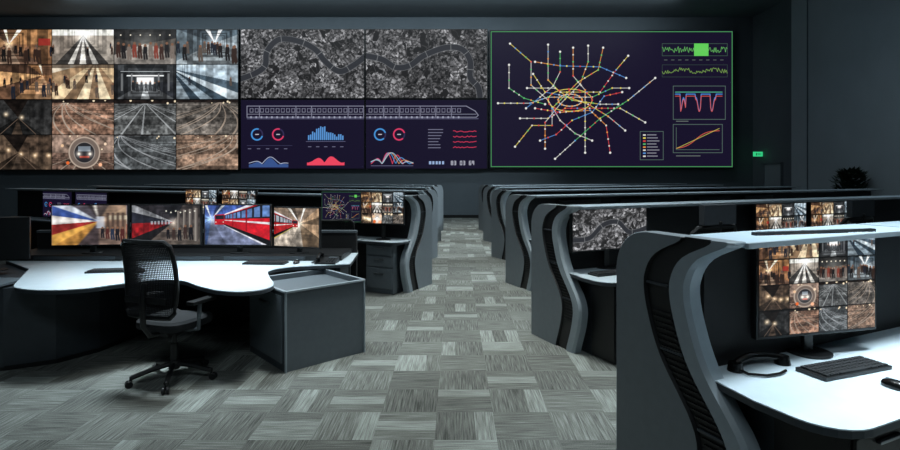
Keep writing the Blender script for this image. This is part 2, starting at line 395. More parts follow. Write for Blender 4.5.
def train_outline(c, x0, x1, nose):
    W = (160, 162, 182); y0, y1 = 106, 117
    if nose: c.poly([(x0, y0), (x1-12, y0), (x1-3, y0+5), (x1, y1-2), (x1-2, y1), (x0, y1)], W, .6)
    else: c.poly([(x1, y0), (x0, y0), (x0, y1), (x1, y1)], W, .6)
    c.line((x0, y1+1.5), (x1, y1+1.5), (120, 122, 150), .5)
    x = x0+3
    while x < x1-14*nose-3:
        c.frame(x, y0+2.5, x+3, y0+6, W, .4); c.disc(x+1, y1, 1.0, W); x += 5.2
        if int(x) % 4 == 0: c.line((x-1, y0), (x-1, y1), W, .5)
    c.line((x0, y0+8), (x1-2, y0+8), W, .35)
def dash_left():
    c = Cv(123, 68, 3, NAVY, 241, 100); train_outline(c, 247, 364, 0)
    for x, col in ((257, (70, 150, 220)), (278, (225, 60, 100))):
        c.ring(x, 134, 5.4, 1.4, (50, 45, 80)); c.ring(x, 134, 5.4, 1.4, col, .3, 5); c.line((x-1.5, 134), (x+1.5, 134), (220, 220, 230), .8)
    r = np.random.default_rng(2)
    for i in range(18):
        hh = 3+9*math.exp(-((i-6)/4)**2)*(.7+.5*r.random())+r.random()*3; c.rect(308+i*2, 139.5-hh, 309.3+i*2, 139.5, (90, 150, 215))
    xs = np.linspace(307, 344, 40); c.area(xs, 162-8*np.abs(np.sin((xs-307)/5.5))*np.exp(-((xs-326)/12)**2), 164.5, (235, 70, 95))
    xs = np.linspace(249, 288, 40); c.area(xs, 164-7*np.abs(np.sin((xs-247)/5))*np.exp(-((xs-268)/12)**2), 166.5, (70, 110, 180), .7)
    c.poly(list(zip(xs, 163-7*np.abs(np.sin((xs-243)/6))*np.exp(-((xs-268)/13)**2))), (200, 210, 235), .5)
    c.line((306, 141), (345, 141), (110, 110, 140), .4); c.line((247, 145), (292, 145), (70, 70, 100), .3)
    for i in range(5): c.rect(248+i*9, 148, 251+i*9, 148.6, (110, 110, 135)); c.rect(308+i*8, 146, 311+i*8, 146.6, (110, 110, 135))
    return c
def dash_right():
    c = Cv(121, 68, 3, NAVY, 366, 100); train_outline(c, 366, 478, 1)
    for x, col in ((380, (70, 150, 220)), (399, (225, 60, 100))):
        c.ring(x, 134, 5.4, 1.4, (50, 45, 80)); c.ring(x, 134, 5.4, 1.4, col, .8, 6); c.line((x-1.5, 134), (x+1.5, 134), (220, 220, 230), .8)
    xs = np.linspace(371, 413, 60)
    for k, col in enumerate([(235, 70, 95), (90, 160, 225), (220, 150, 90), (160, 200, 220)]):
        c.poly(list(zip(xs, 163-11*np.abs(np.sin((xs-371+k*3)/(3.4+k)))*np.exp(-((xs-390)/15)**2))), col, .6)
    c.line((371, 165), (413, 165), (120, 120, 150), .4)
    r = np.random.default_rng(5)
    for i in range(7): c.rect(428, 129+i*3, 428+10+6*r.random(), 129.6+i*3, (120, 120, 142))
    for j in range(4):
        xs = np.linspace(453, 476, 14); c.poly(list(zip(xs, 131+j*5.2+1.3*(r.random(14)-.5))), (225, 60, 90), .6)
    def digit(x, y, k):
        seg = ['abcdef', 'bc', 'abged', 'abgcd', 'fgbc', 'afgcd', 'afgecd', 'abc', 'abcdefg', 'abcfg'][k]
        P = dict(a=((0, 0), (1.6, 0)), b=((1.6, 0), (1.6, 1.8)), c=((1.6, 1.8), (1.6, 3.6)), d=((0, 3.6), (1.6, 3.6)), e=((0, 1.8), (0, 3.6)), f=((0, 0), (0, 1.8)), g=((0, 1.8), (1.6, 1.8)))
        for s_ in seg: p, q = P[s_]; c.line((x+p[0], y+p[1]), (x+q[0], y+q[1]), (200, 202, 215), .6)
    for i, k in enumerate([8, 3, 0, 3, 6, 9]): digit(451+(i//2)*9+(i % 2)*2.9, 160.4, k)
    for i in range(5): c.rect(429+i*3.2, 160.5, 431+i*3.2, 163.6, (150, 175, 215))
    return c
def metro():
    c = Cv(243, 136, 3, (24, 19, 42), 490, 31)
    c.frame(491.2, 32.2, 731.8, 165.8, (74, 152, 88), .75)
    Wt, Y, R, G, O, Bl = (225, 225, 215), (232, 214, 96), (220, 70, 70), (90, 190, 110), (235, 150, 70), (90, 150, 220)
    Ls = [
     [(498, 103), (530, 103), (548, 97), (592, 97), (612, 88), (629, 88)],
     [(510, 44), (531, 62), (531, 85), (548, 100), (560, 120), (575, 133), (592, 140)],
     [(548, 45), (548, 80), (560, 92), (600, 92), (616, 70), (628, 56)],
     [(509, 65), (509, 88), (524, 98), (545, 104)],
     [(573, 48), (573, 76), (585, 90), (585, 152)],
     [(603, 48), (598, 70), (578, 82), (552, 108), (552, 125), (532, 125), (515, 146)],
     [(535, 62), (560, 66), (600, 67), (626, 78)],
     [(520, 118), (548, 118), (565, 108), (620, 108), (645, 122)],
     [(555, 158), (575, 140), (600, 118), (628, 100), (655, 78)],
     [(527, 88), (555, 88), (572, 100), (600, 104), (618, 104)],
     [(545, 148), (545, 122), (560, 104), (580, 84), (588, 62), (588, 46)],
     [(610, 152), (606, 125), (590, 110), (560, 112), (535, 108)],
     [(560, 52), (560, 72), (553, 86), (540, 97), (526, 108)],
     [(625, 130), (608, 116), (588, 104), (566, 96), (545, 92), (533, 74)],
     [(622, 92), (604, 96), (592, 112), (572, 120), (556, 134), (540, 140)]]
    r = np.random.default_rng(8); lc = [Wt, Wt, Y, G, Wt, Y, Bl, R, G, Y, Wt, O, Wt, Y, Bl]; cols = [Wt, Y, R, G, O, Wt, Bl, Wt]
    for li, L_ in enumerate(Ls):
        for i in range(len(L_)-1):
            col = lc[li] if i % 3 else cols[r.integers(len(cols))]; c.line(L_[i], L_[i+1], col, .6)
            n = max(1, int(math.dist(L_[i], L_[i+1])/6))
            for k in range(n+1):
                t = k/n; c.disc(L_[i][0]*(1-t)+L_[i+1][0]*t, L_[i][1]*(1-t)+L_[i+1][1]*t, .8, cols[r.integers(len(cols))])
        for e in (L_[0], L_[-1]): c.disc(e[0], e[1], 1.1, (235, 235, 230))
    for rx, ry, col in ((22, 11, Y), (12, 6, Wt)):
        P = [(570+rx*math.cos(t), 100+ry*math.sin(t)) for t in np.linspace(0, 6.283, 28)]; c.poly(P, col, .7)
        for p in P[::2]: c.disc(p[0], p[1], .9, R if col == Y else O)
    GL = (96, 122, 108)
    c.frame(640, 131, 663, 159, GL, .45)
    for i in range(8): c.rect(643, 134+i*3, 645.5, 135+i*3, cols[i]); c.rect(647, 134+i*3, 656+(i % 3)*1.6, 134.7+i*3, (130, 130, 142))
    c.frame(662, 44, 727, 56, (70, 100, 80), .4); c.rect(694, 44, 708, 56, (98, 205, 90))
    xs = np.arange(662, 727, .8); r2 = np.random.default_rng(3)
    c.poly(list(zip(xs, 50+3*(r2.random(len(xs))-.5)*2)), (110, 200, 100), .45)
    c.frame(662, 65, 727, 77, (60, 80, 70), .3); c.poly(list(zip(xs, 71+2.2*(r2.random(len(xs))-.5)*2+1.5*np.sin(xs/5))), (130, 170, 80), .5)
    for i in range(9): c.rect(664+i*7, 60, 667+i*7, 60.6, (90, 100, 95))
    c.frame(673, 86, 725, 119, GL, .5)
    xs = np.linspace(675, 722, 70); dip = np.where(np.abs(((xs-675) % 15)-8) < 2.6, 17, 0)*(.6+.4*np.sin(xs))
    c.poly(list(zip(xs, 94+dip)), (80, 140, 220), .8); c.poly(list(zip(xs, 96+np.abs(dip)*.9)), (225, 90, 80), .6); c.poly(list(zip(xs, 92+0*xs)), (90, 200, 160), .6)
    c.frame(673, 124, 722, 152, GL, .5)
    xs = np.linspace(676, 719, 30); t = (xs-676)/43
    c.poly(list(zip(xs, 148-18*(1/(1+np.exp(-(t-.45)*8))))), (210, 90, 70), .7); c.poly(list(zip(xs, 148-20*t)), (210, 200, 90), .5)
    c.poly([(676, 127), (676, 149), (719, 149)], GL, .4); c.rect(676, 120.6, 688, 121.2, (110, 120, 115)); c.rect(676, 155, 700, 155.6, (110, 120, 115))
    return c
def train_img(w, h, seed, flip, body, stripe, roofc, winc, bgL, bgC, plat, lightc=(250, 246, 236), blur=0, S=3, dark=1.0, vp=(.28, .42), x0f=.42, edge=(200, 180, 96)):
    """train standing along a platform, receding to a vanishing point"""
    c = scene(w, h, vp, [(60, plat), (100, tuple(int(v*.8) for v in plat)), (150, tuple(int(v*.55) for v in bgL)), (178, bgL), (196, tuple(int(v*.6) for v in bgL)), (215, bgL), (245, bgC), (254, lightc), (290, bgC), (306, tuple(int(v*.6) for v in bgC)), (314, lightc), (360, bgC)], seed, S, depth=.06, nzk=.5, glow=(.12, lightc, .6))
    vx, vy = vp[0]*w, vp[1]*h
    def ray(x, k): return (x, vy+(x-vx)*k)
    x0, x1 = w*x0f, w+2
    def band(k0, k1, col, xa=x0, xb=x1, al=1): c.fp([ray(xa, k0), ray(xb, k0), ray(xb, k1), ray(xa, k1)], col, al)
    band(-.40, .42, body); band(-.40, -.33, roofc); band(-.30, -.02, (24, 26, 34)); band(.05, .09, stripe); band(.36, .46, (14, 14, 16)); band(.46, .50, edge)
    xx = x0+1.2; st = 2.2; n = 0
    while xx < w:
        band(-.27, -.05, winc, xx, xx+st*.72, .85)
        if n % 3 == 2: band(-.30, .34, tuple(int(v*.7) for v in body), xx+st*.74, xx+st*.98)
        xx += st; st *= 1.22; n += 1
    hw = x0-vx; fx = x0-hw*.75
    c.fp([ray(x0, -.40), (fx, vy-.34*hw), (fx, vy+.42*hw), ray(x0, .42)], tuple(min(255, int(v*.9)) for v in body))
    c.fp([(fx+.8, vy-.28*hw), (x0-.6, vy-.32*hw), (x0-.6, vy), (fx+.8, vy)], (26, 30, 40))
    for q in (fx+1.3, x0-1.2): c.disc(q, vy+.22*hw, .6, (255, 250, 230))
    nz = fbm(c.W, c.H, 10, 3, seed+31); c.a = c.a*(.7+.6*nz)[..., None]
    if flip: c.a = c.a[:, ::-1].copy()
    return blurx(c, blur, dark)
def blurx(c, blur, dark=1.0):
    if blur:
        k = int(blur*c.s); a = c.a.copy(); n = 0
        for d in range(-k, k+1): a = a+np.roll(c.a, d, 1); n += 1
        c.a = a/(n+1)
    c.a = np.clip(c.a*dark, 0, 1)
    return c
def train_a():    # long-exposure train passing a bright platform
    c = scene(75, 42, (.62, .4), [(40, (150, 120, 100)), (90, (120, 100, 90)), (130, (70, 60, 62)), (150, (168, 120, 60)), (163, (200, 150, 74)), (176, (150, 46, 44)), (188, (220, 214, 210)), (200, (60, 84, 150)), (212, (190, 198, 210)), (236, (80, 76, 84)), (250, (60, 54, 56)), (262, (235, 230, 220)), (300, (84, 74, 72)), (330, (150, 124, 104)), (360, (176, 148, 122))], 21, 3, depth=.05, nzk=.45)
    c.rect(44, 12, 52, 24, (210, 220, 235), .7)
    for k in range(4): c.rect(54+5*k, 8, 57+5*k, 26+k, (60, 48, 44), .8); c.rect(57+5*k, 11, 59+5*k, 15, (240, 230, 200), .8)
    blurx(c, 1.6)
    for k in range(5): c.person(50+5*k, 34+k, 11+k, [(30, 28, 34), (80, 40, 38), (40, 50, 70)][k % 3])
    return c
def train_b():    # dim hall with columns, escalator lights and a red train at the side
    c = scene(72, 42, (.6, .42), [(35, (74, 68, 64)), (95, (104, 94, 86)), (140, (88, 78, 72)), (158, (26, 24, 26)), (178, (128, 26, 30)), (194, (34, 36, 44)), (204, (140, 142, 146)), (240, (44, 42, 46)), (300, (32, 32, 36)), (360, (66, 60, 58))], 22, 3, depth=.12, nzk=.6, glow=(.10, (255, 240, 220), .6))
    for k in range(6): c.rect(20+3.6*k, 17-k*.3, 22+3.6*k, 20, (190, 196, 205), .8)
    for k in range(4): c.rect(48+6*k, 6-k, 50.5+6.3*k, 32+2*k, (92, 84, 80)); c.rect(48+6*k, 6-k, 48.8+6.3*k, 32+2*k, (150, 142, 134))
    for k in range(7): c.disc(36+5*k, 6+(k % 2)*1.5, .8, (250, 245, 230))
    for k in range(5): c.person(38+6*k, 35+k % 3, 11+k, [(24, 22, 26), (60, 44, 40)][k % 2])
    return blurx(c, 0, .95)
def train_c():
    return train_img(69, 42, 23, False, (204, 26, 40), (235, 235, 240), (226, 232, 242), (110, 150, 215), (96, 136, 210), (60, 84, 150), (110, 118, 146), (236, 246, 255), blur=.6, vp=(.1, .35), x0f=.3, edge=(230, 230, 240))
def train_d():
    return train_img(60, 42, 24, True, (180, 34, 36), (235, 235, 235), (214, 216, 218), (190, 200, 210), (176, 146, 116), (130, 112, 96), (176, 164, 150), vp=(.42, .4), x0f=.58)

def screen_plane(name, cv, w, h, parent, loc, dim=1.0):
    H, W = cv.H, cv.W
    xs = (np.arange(W)/(W-1)-.5)*w; zs = (.5-np.arange(H)/(H-1))*h
    V = np.zeros((H, W, 3)); V[..., 0] = xs[None, :]; V[..., 2] = zs[:, None]
    idx = np.arange(H*W).reshape(H, W)
    F = np.stack([idx[1:, :-1], idx[1:, 1:], idx[:-1, 1:], idx[:-1, :-1]], -1).reshape(-1, 4)
    me = bpy.data.meshes.new(name); me.from_pydata(V.reshape(-1, 3).tolist(), [], F.tolist())
    a = np.clip(cv.a, 0, 1); lin = np.where(a <= .04045, a/12.92, ((a+.055)/1.055)**2.4)*dim
    col = np.ones((H*W, 4), np.float32); col[:, :3] = lin.reshape(-1, 3)
    at = me.color_attributes.new('Col', 'FLOAT_COLOR', 'POINT'); at.data.foreach_set('color', col.ravel())
    me.materials.append(M['screen'])
    o = bpy.data.objects.new(name, me); sc.collection.objects.link(o); o.parent = parent; o.location = loc
    return o

# ------------------------------------------------------------------ room shell
DW = 21.0; CZ = 7.95
b = B(); b.box((-5, 9, -.05), (36, 26, .1), 'carpet'); b.obj('floor')
b = B(); b.box((-5, 9, CZ+.1), (36, 26, .2), 'ceil'); b.obj('ceiling')
b = B(); b.box((-5, DW+.1, CZ/2), (36, .2, CZ), 'wallback'); b.obj('wall_back')
b = B(); b.box((-22.4, 9, CZ/2), (.2, 26, CZ), 'wall'); b.obj('wall_left')
b = B(); b.box((-5, -3.9, CZ/2), (36, .2, CZ), 'wall'); b.obj('wall_front')
b = B(); b.box((12.0, 19.6, CZ/2), (.4, 2.8, CZ), 'wall'); b.obj('wall_right')
b = B()
b.box((11.86, 16.55, CZ/2), (.68, 3.2, CZ), 'walllight')
b.box((11.82, 14.55, CZ/2), (.76, .72, CZ), 'walllight')
b.box((11.78, 5.2, CZ/2), (.84, 17.9, CZ), 'walllight')
b.box((11.85, 17.3, CZ/2), (.72, .02, CZ), 'wall')
b.obj('wall_right_front')
b = B(); b.box((-1.5, DW-.02, .06), (26.5, .04, .12), 'black'); b.obj('baseboard_back')
b = B()
b.box((11.77, 19.6, 1.05), (.05, 1.0, 2.1), 'door'); b.box((11.76, 19.07, 1.08), (.08, .06, 2.16), 'slate'); b.box((11.76, 20.13, 1.08), (.08, .06, 2.16), 'slate')
b.box((11.76, 19.6, 2.13), (.08, 1.1, .06), 'slate'); b.cyl((11.70, 19.2, 1.0), (11.70, 19.32, 1.0), .015, 'metal'); b.cyl((11.70, 19.2, 1.0), (11.75, 19.2, 1.0), .012, 'metal')
b.obj('door_1')
b = B(); b.box((11.60, 20.3, 2.5), (.34, .06, .18), 'exit'); b.box((11.78, 20.3, 2.5), (.04, .04, .05), 'metal')
b.box((11.53, 20.265, 2.49), (.03, .01, .09), 'lightedge'); b.box((11.63, 20.265, 2.5), (.12, .01, .03), 'lightedge'); b.obj('exit_sign')

# ------------------------------------------------------------------ video wall
vw = empty('video_wall', (0, DW-.12, 0)); k = (DW-.22)/530.
def wallpanel(name, cv, x0, y0, x1, y1):
    X0, X1 = (x0-455)*k, (x1-455)*k; Z1, Z0 = 1.7+(175-y0)*k, 1.7+(175-y1)*k
    screen_plane(name, cv, X1-X0, Z1-Z0, vw, ((X0+X1)/2, -.10, (Z0+Z1)/2))
    b = B(); b.box(((X0+X1)/2, -.0, (Z0+Z1)/2), (X1-X0+.05, .18, Z1-Z0+.05), 'black'); b.obj(name+'_cabinet', vw)
order = list(range(16))
wallpanel('cctv_screen', cctv_wall(248, 141, 4, 4, 2.6, order), -10, 29.5, 238, 170)
wallpanel('cctv_screen_outer', cctv_wall(62, 141, 1, 4, 2, [3, 6, 9, 12]), -74, 29.5, -12, 170)
m1 = citymap(123, 69, [(-2, 50), (14, 44), (24, 36), (26, 22), (38, 10), (58, 12), (74, 20), (84, 32), (98, 42), (112, 36), (125, 26)], 3, 3)
m2 = citymap(121, 69, [(-2, 26), (16, 30), (30, 38), (44, 36), (58, 26), (80, 18), (96, 20), (104, 32), (104, 48), (112, 58), (114, 72)], 4, 3)
wallpanel('city_map_screen_a', m1, 241, 29.5, 364, 98); wallpanel('city_map_screen_b', m2, 366, 29.5, 487, 98)
wallpanel('dashboard_screen_a', dash_left(), 241, 100, 364, 168.5); wallpanel('dashboard_screen_b', dash_right(), 366, 100, 487, 168.5)
wallpanel('metro_map_screen', metro(), 490, 30.5, 733, 167.5)

# ------------------------------------------------------------------ small objects
def monitor(x, y, zdesk, zb, w, h, yaw, cv, off=False):
    e = empty('computer_monitor', (x, y, 0), yaw); b = B()
    zc = zb+h/2
    b.box((0, .018, zc), (w, .035, h), 'black'); b.box((0, .045, zc), (w*.5, .03, h*.5), 'black')
    b.box((0, .07, (zdesk+zc)/2), (.06, .025, zc-zdesk), 'black')
    b.cyl((0, .06, zdesk), (0, .06, zdesk+.012), .11, 'black', n=24)
    b.obj('body_and_stand', e, bevel=.004)
    if not off: screen_plane('display', cv, w-.03, h-.028, e, (0, -.003, zc))
    return e
def keyboard(x, y, z, yaw, w=.45):
    b = B(); d = .15
    b.box((0, 0, .009), (w, d, .018), 'black')
    nx = 18
    for r in range(5):
        for i in range(nx):
            if r == 0 and 5 <= i <= 10: continue
            b.box((-w/2+.016+(w-.032)*(i+.5)/nx, -d/2+.02+r*.027, .022), ((w-.032)/nx*.84, .022, .009), 'key')
    b.box((-w/2+.016+(w-.032)*8/nx, -d/2+.02, .022), (w*.32, .022, .009), 'key')
    b.obj('keyboard', None, (x, y, z), yaw, bevel=.0015)
def mouse(x, y, z, yaw):
    b = B(); rings = []; n = 14
    for kz, s_ in ((0, 1), (.012, 1.03), (.026, .85), (.034, .5), (.036, .1)):
        rings.append([(.031*s_*math.cos(2*math.pi*i/n), .055*s_*math.sin(2*math.pi*i/n), kz) for i in range(n)])
    vs = [p for r in rings for p in r]; fs = [(a*n+i, a*n+(i+1) % n, (a+1)*n+(i+1) % n, (a+1)*n+i) for a in range(4) for i in range(n)]
    fs += [tuple(range(n)), tuple(range(4*n, 5*n))]; b.add(vs, fs, 'handset'); b.cyl((-.004, .03, .03), (.004, .03, .03), .008, 'metal')
    b.obj('computer_mouse', None, (x, y, z), yaw, smooth=True)
def telephone(x, y, z, yaw):
    e = empty('desk_telephone', (x, y, z), yaw); b = B()
    vs = [(-.11, -.1, 0), (.11, -.1, 0), (.11, .1, 0), (-.11, .1, 0), (-.11, -.1, .02), (.11, -.1, .02), (.11, .1, .055), (-.11, .1, .055)]
    b.add(vs, [(0, 3, 2, 1), (4, 5, 6, 7), (0, 1, 5, 4), (1, 2, 6, 5), (2, 3, 7, 6), (3, 0, 4, 7)], 'black')
    for r in range(4):
        for c in range(3): b.box((.02+c*.028, -.07+r*.03, .03+r*.0052), (.02, .018, .012), 'key')
    b.box((.05, .065, .052), (.09, .045, .006), 'slate'); b.obj('base', e, bevel=.003)
    b = B(); P = [(-.075, -.08+.16*t, .058+.03*math.sin(math.pi*t)+.018*t) for t in np.linspace(0, 1, 9)]
    b.tube(P, .014, 'handset', 10); b.cyl((-.075, -.08, .028), (-.075, -.08, .066), .026, 'handset', .022); b.cyl((-.075, .075, .058), (-.075, .075, .09), .026, 'handset', .022)
    b.obj('handset', e, smooth=True)
    b = B(); b.tube([(-.14+.010*math.cos(t*1.6), .08-.0045*t-.01*math.sin(t*1.6), .013) for t in np.linspace(0, 34, 120)], .003, 'black', 6); b.obj('cord', e)
def headset(x, y, z, yaw):
    b = B()
    P = [(.15*(t-.5)*2, .035*math.sin(math.pi*t), .03+.012*math.sin(math.pi*t)) for t in np.linspace(0, 1, 12)]
    b.tube(P, .019, 'handset', 10)
    b.cyl((-.15, -.005, .0), (-.15, -.005, .042), .038, 'handset', .03, 18); b.cyl((.15, -.005, .0), (.15, -.005, .042), .038, 'handset', .03, 18)
    b.tube([(-.15, -.03, .014), (-.15, -.08, .01), (-.08, -.12, .009), (.0, -.12, .009), (.06, -.10, .009)], .007, 'handset', 8)
    b.obj('telephone_handset', None, (x, y, z), yaw, smooth=True)

def chair(x, y, yaw, top=1.15, head=False):
    e = empty('office_chair', (x, y, 0), yaw); b = B()
    for i in range(5):
        a = 2*math.pi*i/5+.3; dx, dy = math.cos(a), math.sin(a)
        P = [(dx*.03, dy*.03, .13), (dx*.15, dy*.15, .115), (dx*.31, dy*.31, .075)]
        b.tube(P, .02, 'black', 8)
        b.cyl((dx*.31, dy*.31, .03), (dx*.31, dy*.31, .09), .011, 'black')
        px, py = -dy, dx
        for s_ in (-1, 1):
            c = (dx*.325+px*.017*s_, dy*.325+py*.017*s_, .028)
            b.cyl((c[0]-px*.009, c[1]-py*.009, .028), (c[0]+px*.009, c[1]+py*.009, .028), .028, 'black')
    b.cyl((0, 0, .09), (0, 0, .16), .045, 'black'); b.cyl((0, 0, .15), (0, 0, .30), .03, 'black'); b.cyl((0, 0, .28), (0, 0, .42), .018, 'black')
    b.box((0, -.02, .425), (.18, .28, .05), 'black')
    n = 28; rings = []
    for z, s_ in ((.445, .86), (.455, .97), (.48, 1.0), (.51, .985), (.53, .9), (.535, .6)):
        r = []
        for i in range(n):
            t = 2*math.pi*i/n; c_, s2 = math.cos(t), math.sin(t)
            r.append((.25*s_*math.copysign(abs(c_)**.55, c_), .01+.24*s_*math.copysign(abs(s2)**.55, s2), z-(.02 if s2 > .8 else 0)))
        rings.append(r)
    vs = [p for r in rings for p in r]; kk = len(rings)
    b.add(vs, [(a*n+i, a*n+(i+1) % n, (a+1)*n+(i+1) % n, (a+1)*n+i) for a in range(kk-1) for i in range(n)]+[tuple(range(n)), tuple(range((kk-1)*n, kk*n))], 'fabric')
    b.tube([(0, -.12, .42), (0, -.24, .43), (0, -.30, .52), (0, -.31, .72), (0, -.29, .85)], .022, 'black', 10)
    b.box((0, -.285, .72), (.40, .02, .05), 'black')
    bt = top-.17 if head else top
    def bp(u, z):
        t = (z-.58)/(bt-.58)
        return (u*(.235+.02*math.sin(math.pi*t)), -.27+.035*u*u-.05*t*t+.035*math.sin(math.pi*t)*.6, z)
    loop = []
    for t in np.linspace(-1, 1, 9): loop.append(bp(t*.86, .58+.0*t))
    for t in np.linspace(.06, .94, 9): loop.append(bp(1, .58+(bt-.58)*t))
    for t in np.linspace(.86, -.86, 9): loop.append(bp(t, bt))
    for t in np.linspace(.94, .06, 9): loop.append(bp(-1, .58+(bt-.58)*t))
    b.tube(loop, .018, 'black', 8, closed=True)
    if head:
        b.tube([(0, -.31, bt-.05), (0, -.33, bt+.05)], .02, 'black', 8)
        b.box((0, -.31, top-.07), (.36, .05, .16), 'headrest')
    for s_ in (-1, 1):
        b.tube([(s_*.15, -.02, .43), (s_*.27, -.02, .45), (s_*.285, -.03, .55), (s_*.285, -.02, .66)], .017, 'slate', 8)
        b.box((s_*.285, 0.0, .675), (.075, .25, .03), 'black')
    b.obj('frame_and_seat', e, smooth=True, bevel=.004)
    b = B(); nx, nz = 34, 40; vs = []
    for j in range(nz+1):
        for i in range(nx+1): vs.append(bp(-1+2*i/nx, .59+(bt-.6)*j/nz))
    b.add(vs, [(j*(nx+1)+i, j*(nx+1)+i+1, (j+1)*(nx+1)+i+1, (j+1)*(nx+1)+i) for j in range(nz) for i in range(nx)], 'fabric')
    o = b.obj('back_mesh', e); w = o.modifiers.new('weave', 'WIREFRAME'); w.thickness = .0095; w.use_even_offset = False
    return e

# ------------------------------------------------------------------ console rows
T = math.radians(25)
SC = [(0.0, .72), (.08, .75), (.25, .81), (.42, .84), (.53, .80), (.62, .73), (.756, .62), (.86, .565), (.96, .53), (1.06, .50), (1.147, .49), (1.22, .51), (1.29, .555), (1.33, .62), (1.36, .70), (1.385, .745), (1.40, .735)]
def S_of(z): return float(np.interp(z, [p[0] for p in SC], [p[1] for p in SC]))
def console(name, side, X0, Y0, L, depth=1.2, drawers='black'):
    s = 1 if side == 'R' else -1
    e = empty(name, (X0, Y0, 0), T if s > 0 else -T)
    def P(a, u, z): return (s*a, -u, z)
    zs = sorted(set([0, .04]+[round(v, 4) for v in np.linspace(.08, 1.16, 28)]+[round(1.18+.22*math.sin(t), 4) for t in np.linspace(0, math.pi/2, 12)]))
    raw = [S_of(z) for z in zs]; sm = [np.mean(raw[max(0, i-1):i+2]) for i in range(len(raw))]; sm[-1] = raw[-1]
    b = B(); secs = []
    for z, S in zip(zs, sm):
        ub = 0 if z < 1.18 else .22-math.sqrt(max(0, .22**2-(z-1.18)**2))
        secs.append([P(.10, ub, z), P(.02, ub, z), P(0, ub+.02, z), P(0, S-.27, z), P(.02, S-.262, z), P(.02, S-.108, z), P(0, S-.10, z), P(.006, S-.02, z), P(.03, S, z), P(.10, S, z)])
    n = 10; mm = ['panel', 'lightedge', 'panel', 'black', 'black', 'black', 'lightedge', 'lightedge', 'lightedge', 'blackpanel']
    for j in range(len(secs)-1):
        for i in range(n): b.add([secs[j][i], secs[j][(i+1) % n], secs[j+1][(i+1) % n], secs[j+1][i]], [(0, 1, 2, 3)], mm[i])
    b.add(secs[-1], [tuple(range(n))], 'panel'); b.add(secs[0], [tuple(range(n))], 'panel')
    o = b.obj('end_panel', e)
    bm = bmesh.new(); bm.from_mesh(o.data); bmesh.ops.remove_doubles(bm, verts=bm.verts[:], dist=1e-5); bmesh.ops.recalc_face_normals(bm, faces=bm.faces[:]); bm.to_mesh(o.data); bm.free()
    o.data.polygons.foreach_set('use_smooth', [True]*len(o.data.polygons)); o.data.set_sharp_from_angle(angle=math.radians(30))
    b = B()
    for i in range(26):
        z = .30+i*.028; S = S_of(z)
        b.box(P(.016, S-.185, z), (.012, .12, .009), 'black')
    for i in range(3):
        z = .5+i*.32; b.box(P(.014, S_of(z)-.185, z), (.016, .14, .012), 'darkslate')
    b.obj('inlay_ribs', e)
    b = B()
    b.box(P(L/2+.1, .46, .67), (L-.02, .10, 1.34), 'blackpanel')
    b.box(P(L/2+.1, .40, .62), (L-.02, .02, 1.2), 'panel')
    b.obj('partition', e)
    b = B(); b.box(P(L/2+.1, .56, 1.383), (L, .36, .02), 'rail'); b.box(P(L/2+.1, .742, 1.382), (L, .02, .026), 'lightedge')
    for i in range(int(L/1.5)): b.box(P(.1+1.5*(i+1), .56, 1.393), (.006, .36, .004), 'slate')
    b.box(P(L/2+.1, .56, 1.365), (L, .10, .02), 'black')
    b.obj('top_rail', e, bevel=.004)
    b = B()
    pts = [(.12, .42), (.04, .62), (0.0, .85)]
    for t in np.linspace(0, math.pi/2, 7): pts.append((.18-.18*math.cos(t), depth-.18+.18*math.sin(t)))
    pts += [(L, depth), (L, .42)]
    b.prism([(s*a, -u) for a, u in pts], .715, .745, 'darkslate')
    b.obj('desk_top', e, bevel=.003)
    b = B(); b.prism([(s*a, -u) for a, u in pts], .7455, .751, 'desk'); b.obj('desk_laminate', e)
    b = B()
    b.box(P(.16, .62, .355), (.04, .45, .71), 'darkslate')
    b.box(P(L-.1, .75, .355), (.04, .6, .71), 'darkslate')
    b.box(P(L/2, .53, .36), (L-.3, .03, .66), 'black')
    nb = max(1, int(L/2.2))
    for i in range(nb):
        a0 = .14 if i == 0 else .14+i*2.2
        w = .46; u0, u1 = .52, depth-.06
        b.box(P(a0+w/2, (u0+u1)/2, .36), (w, u1-u0, .70), drawers)
        for q, (z, hh) in enumerate(((.62, .14), (.46, .14), (.22, .29))):
            b.box(P(a0+w/2, u1+.008, z), (w-.03, .016, hh), drawers)
            b.box(P(a0+w/2, u1+.024, z+hh*.25), (.16, .016, .014), 'metal')
    b.obj('pedestals', e, bevel=.003)
    def Wd(a, u):
        a_ = s*a; t = T if s > 0 else -T; x, y = a_, -u
        return X0+x*math.cos(t)-y*math.sin(t), Y0+x*math.sin(t)+y*math.cos(t)
    return Wd
ZD = .752
r1 = console('control_console', 'R', .90, 3.0, 8)
r2 = console('control_console', 'R', .81, 5.7, 9)
r3 = console('control_console', 'R', .79, 8.4, 9)
r4 = console('control_console', 'R', .75, 11.1, 9)
r5 = console('control_console', 'R', .72, 13.8, 8)
r6 = console('control_console', 'R', .72, 16.4, 8)
lA = console('control_console', 'L', -.35, 8.3, 10.5, 1.0, 'slate')
lB = console('control_console', 'L', -.35, 11.0, 10.5, 1.0, 'slate')
lC = console('control_console', 'L', -.35, 13.7, 10.5, 1.0, 'slate')
lD = console('control_console', 'L', -.35, 16.3, 8.5, 1.0, 'slate')

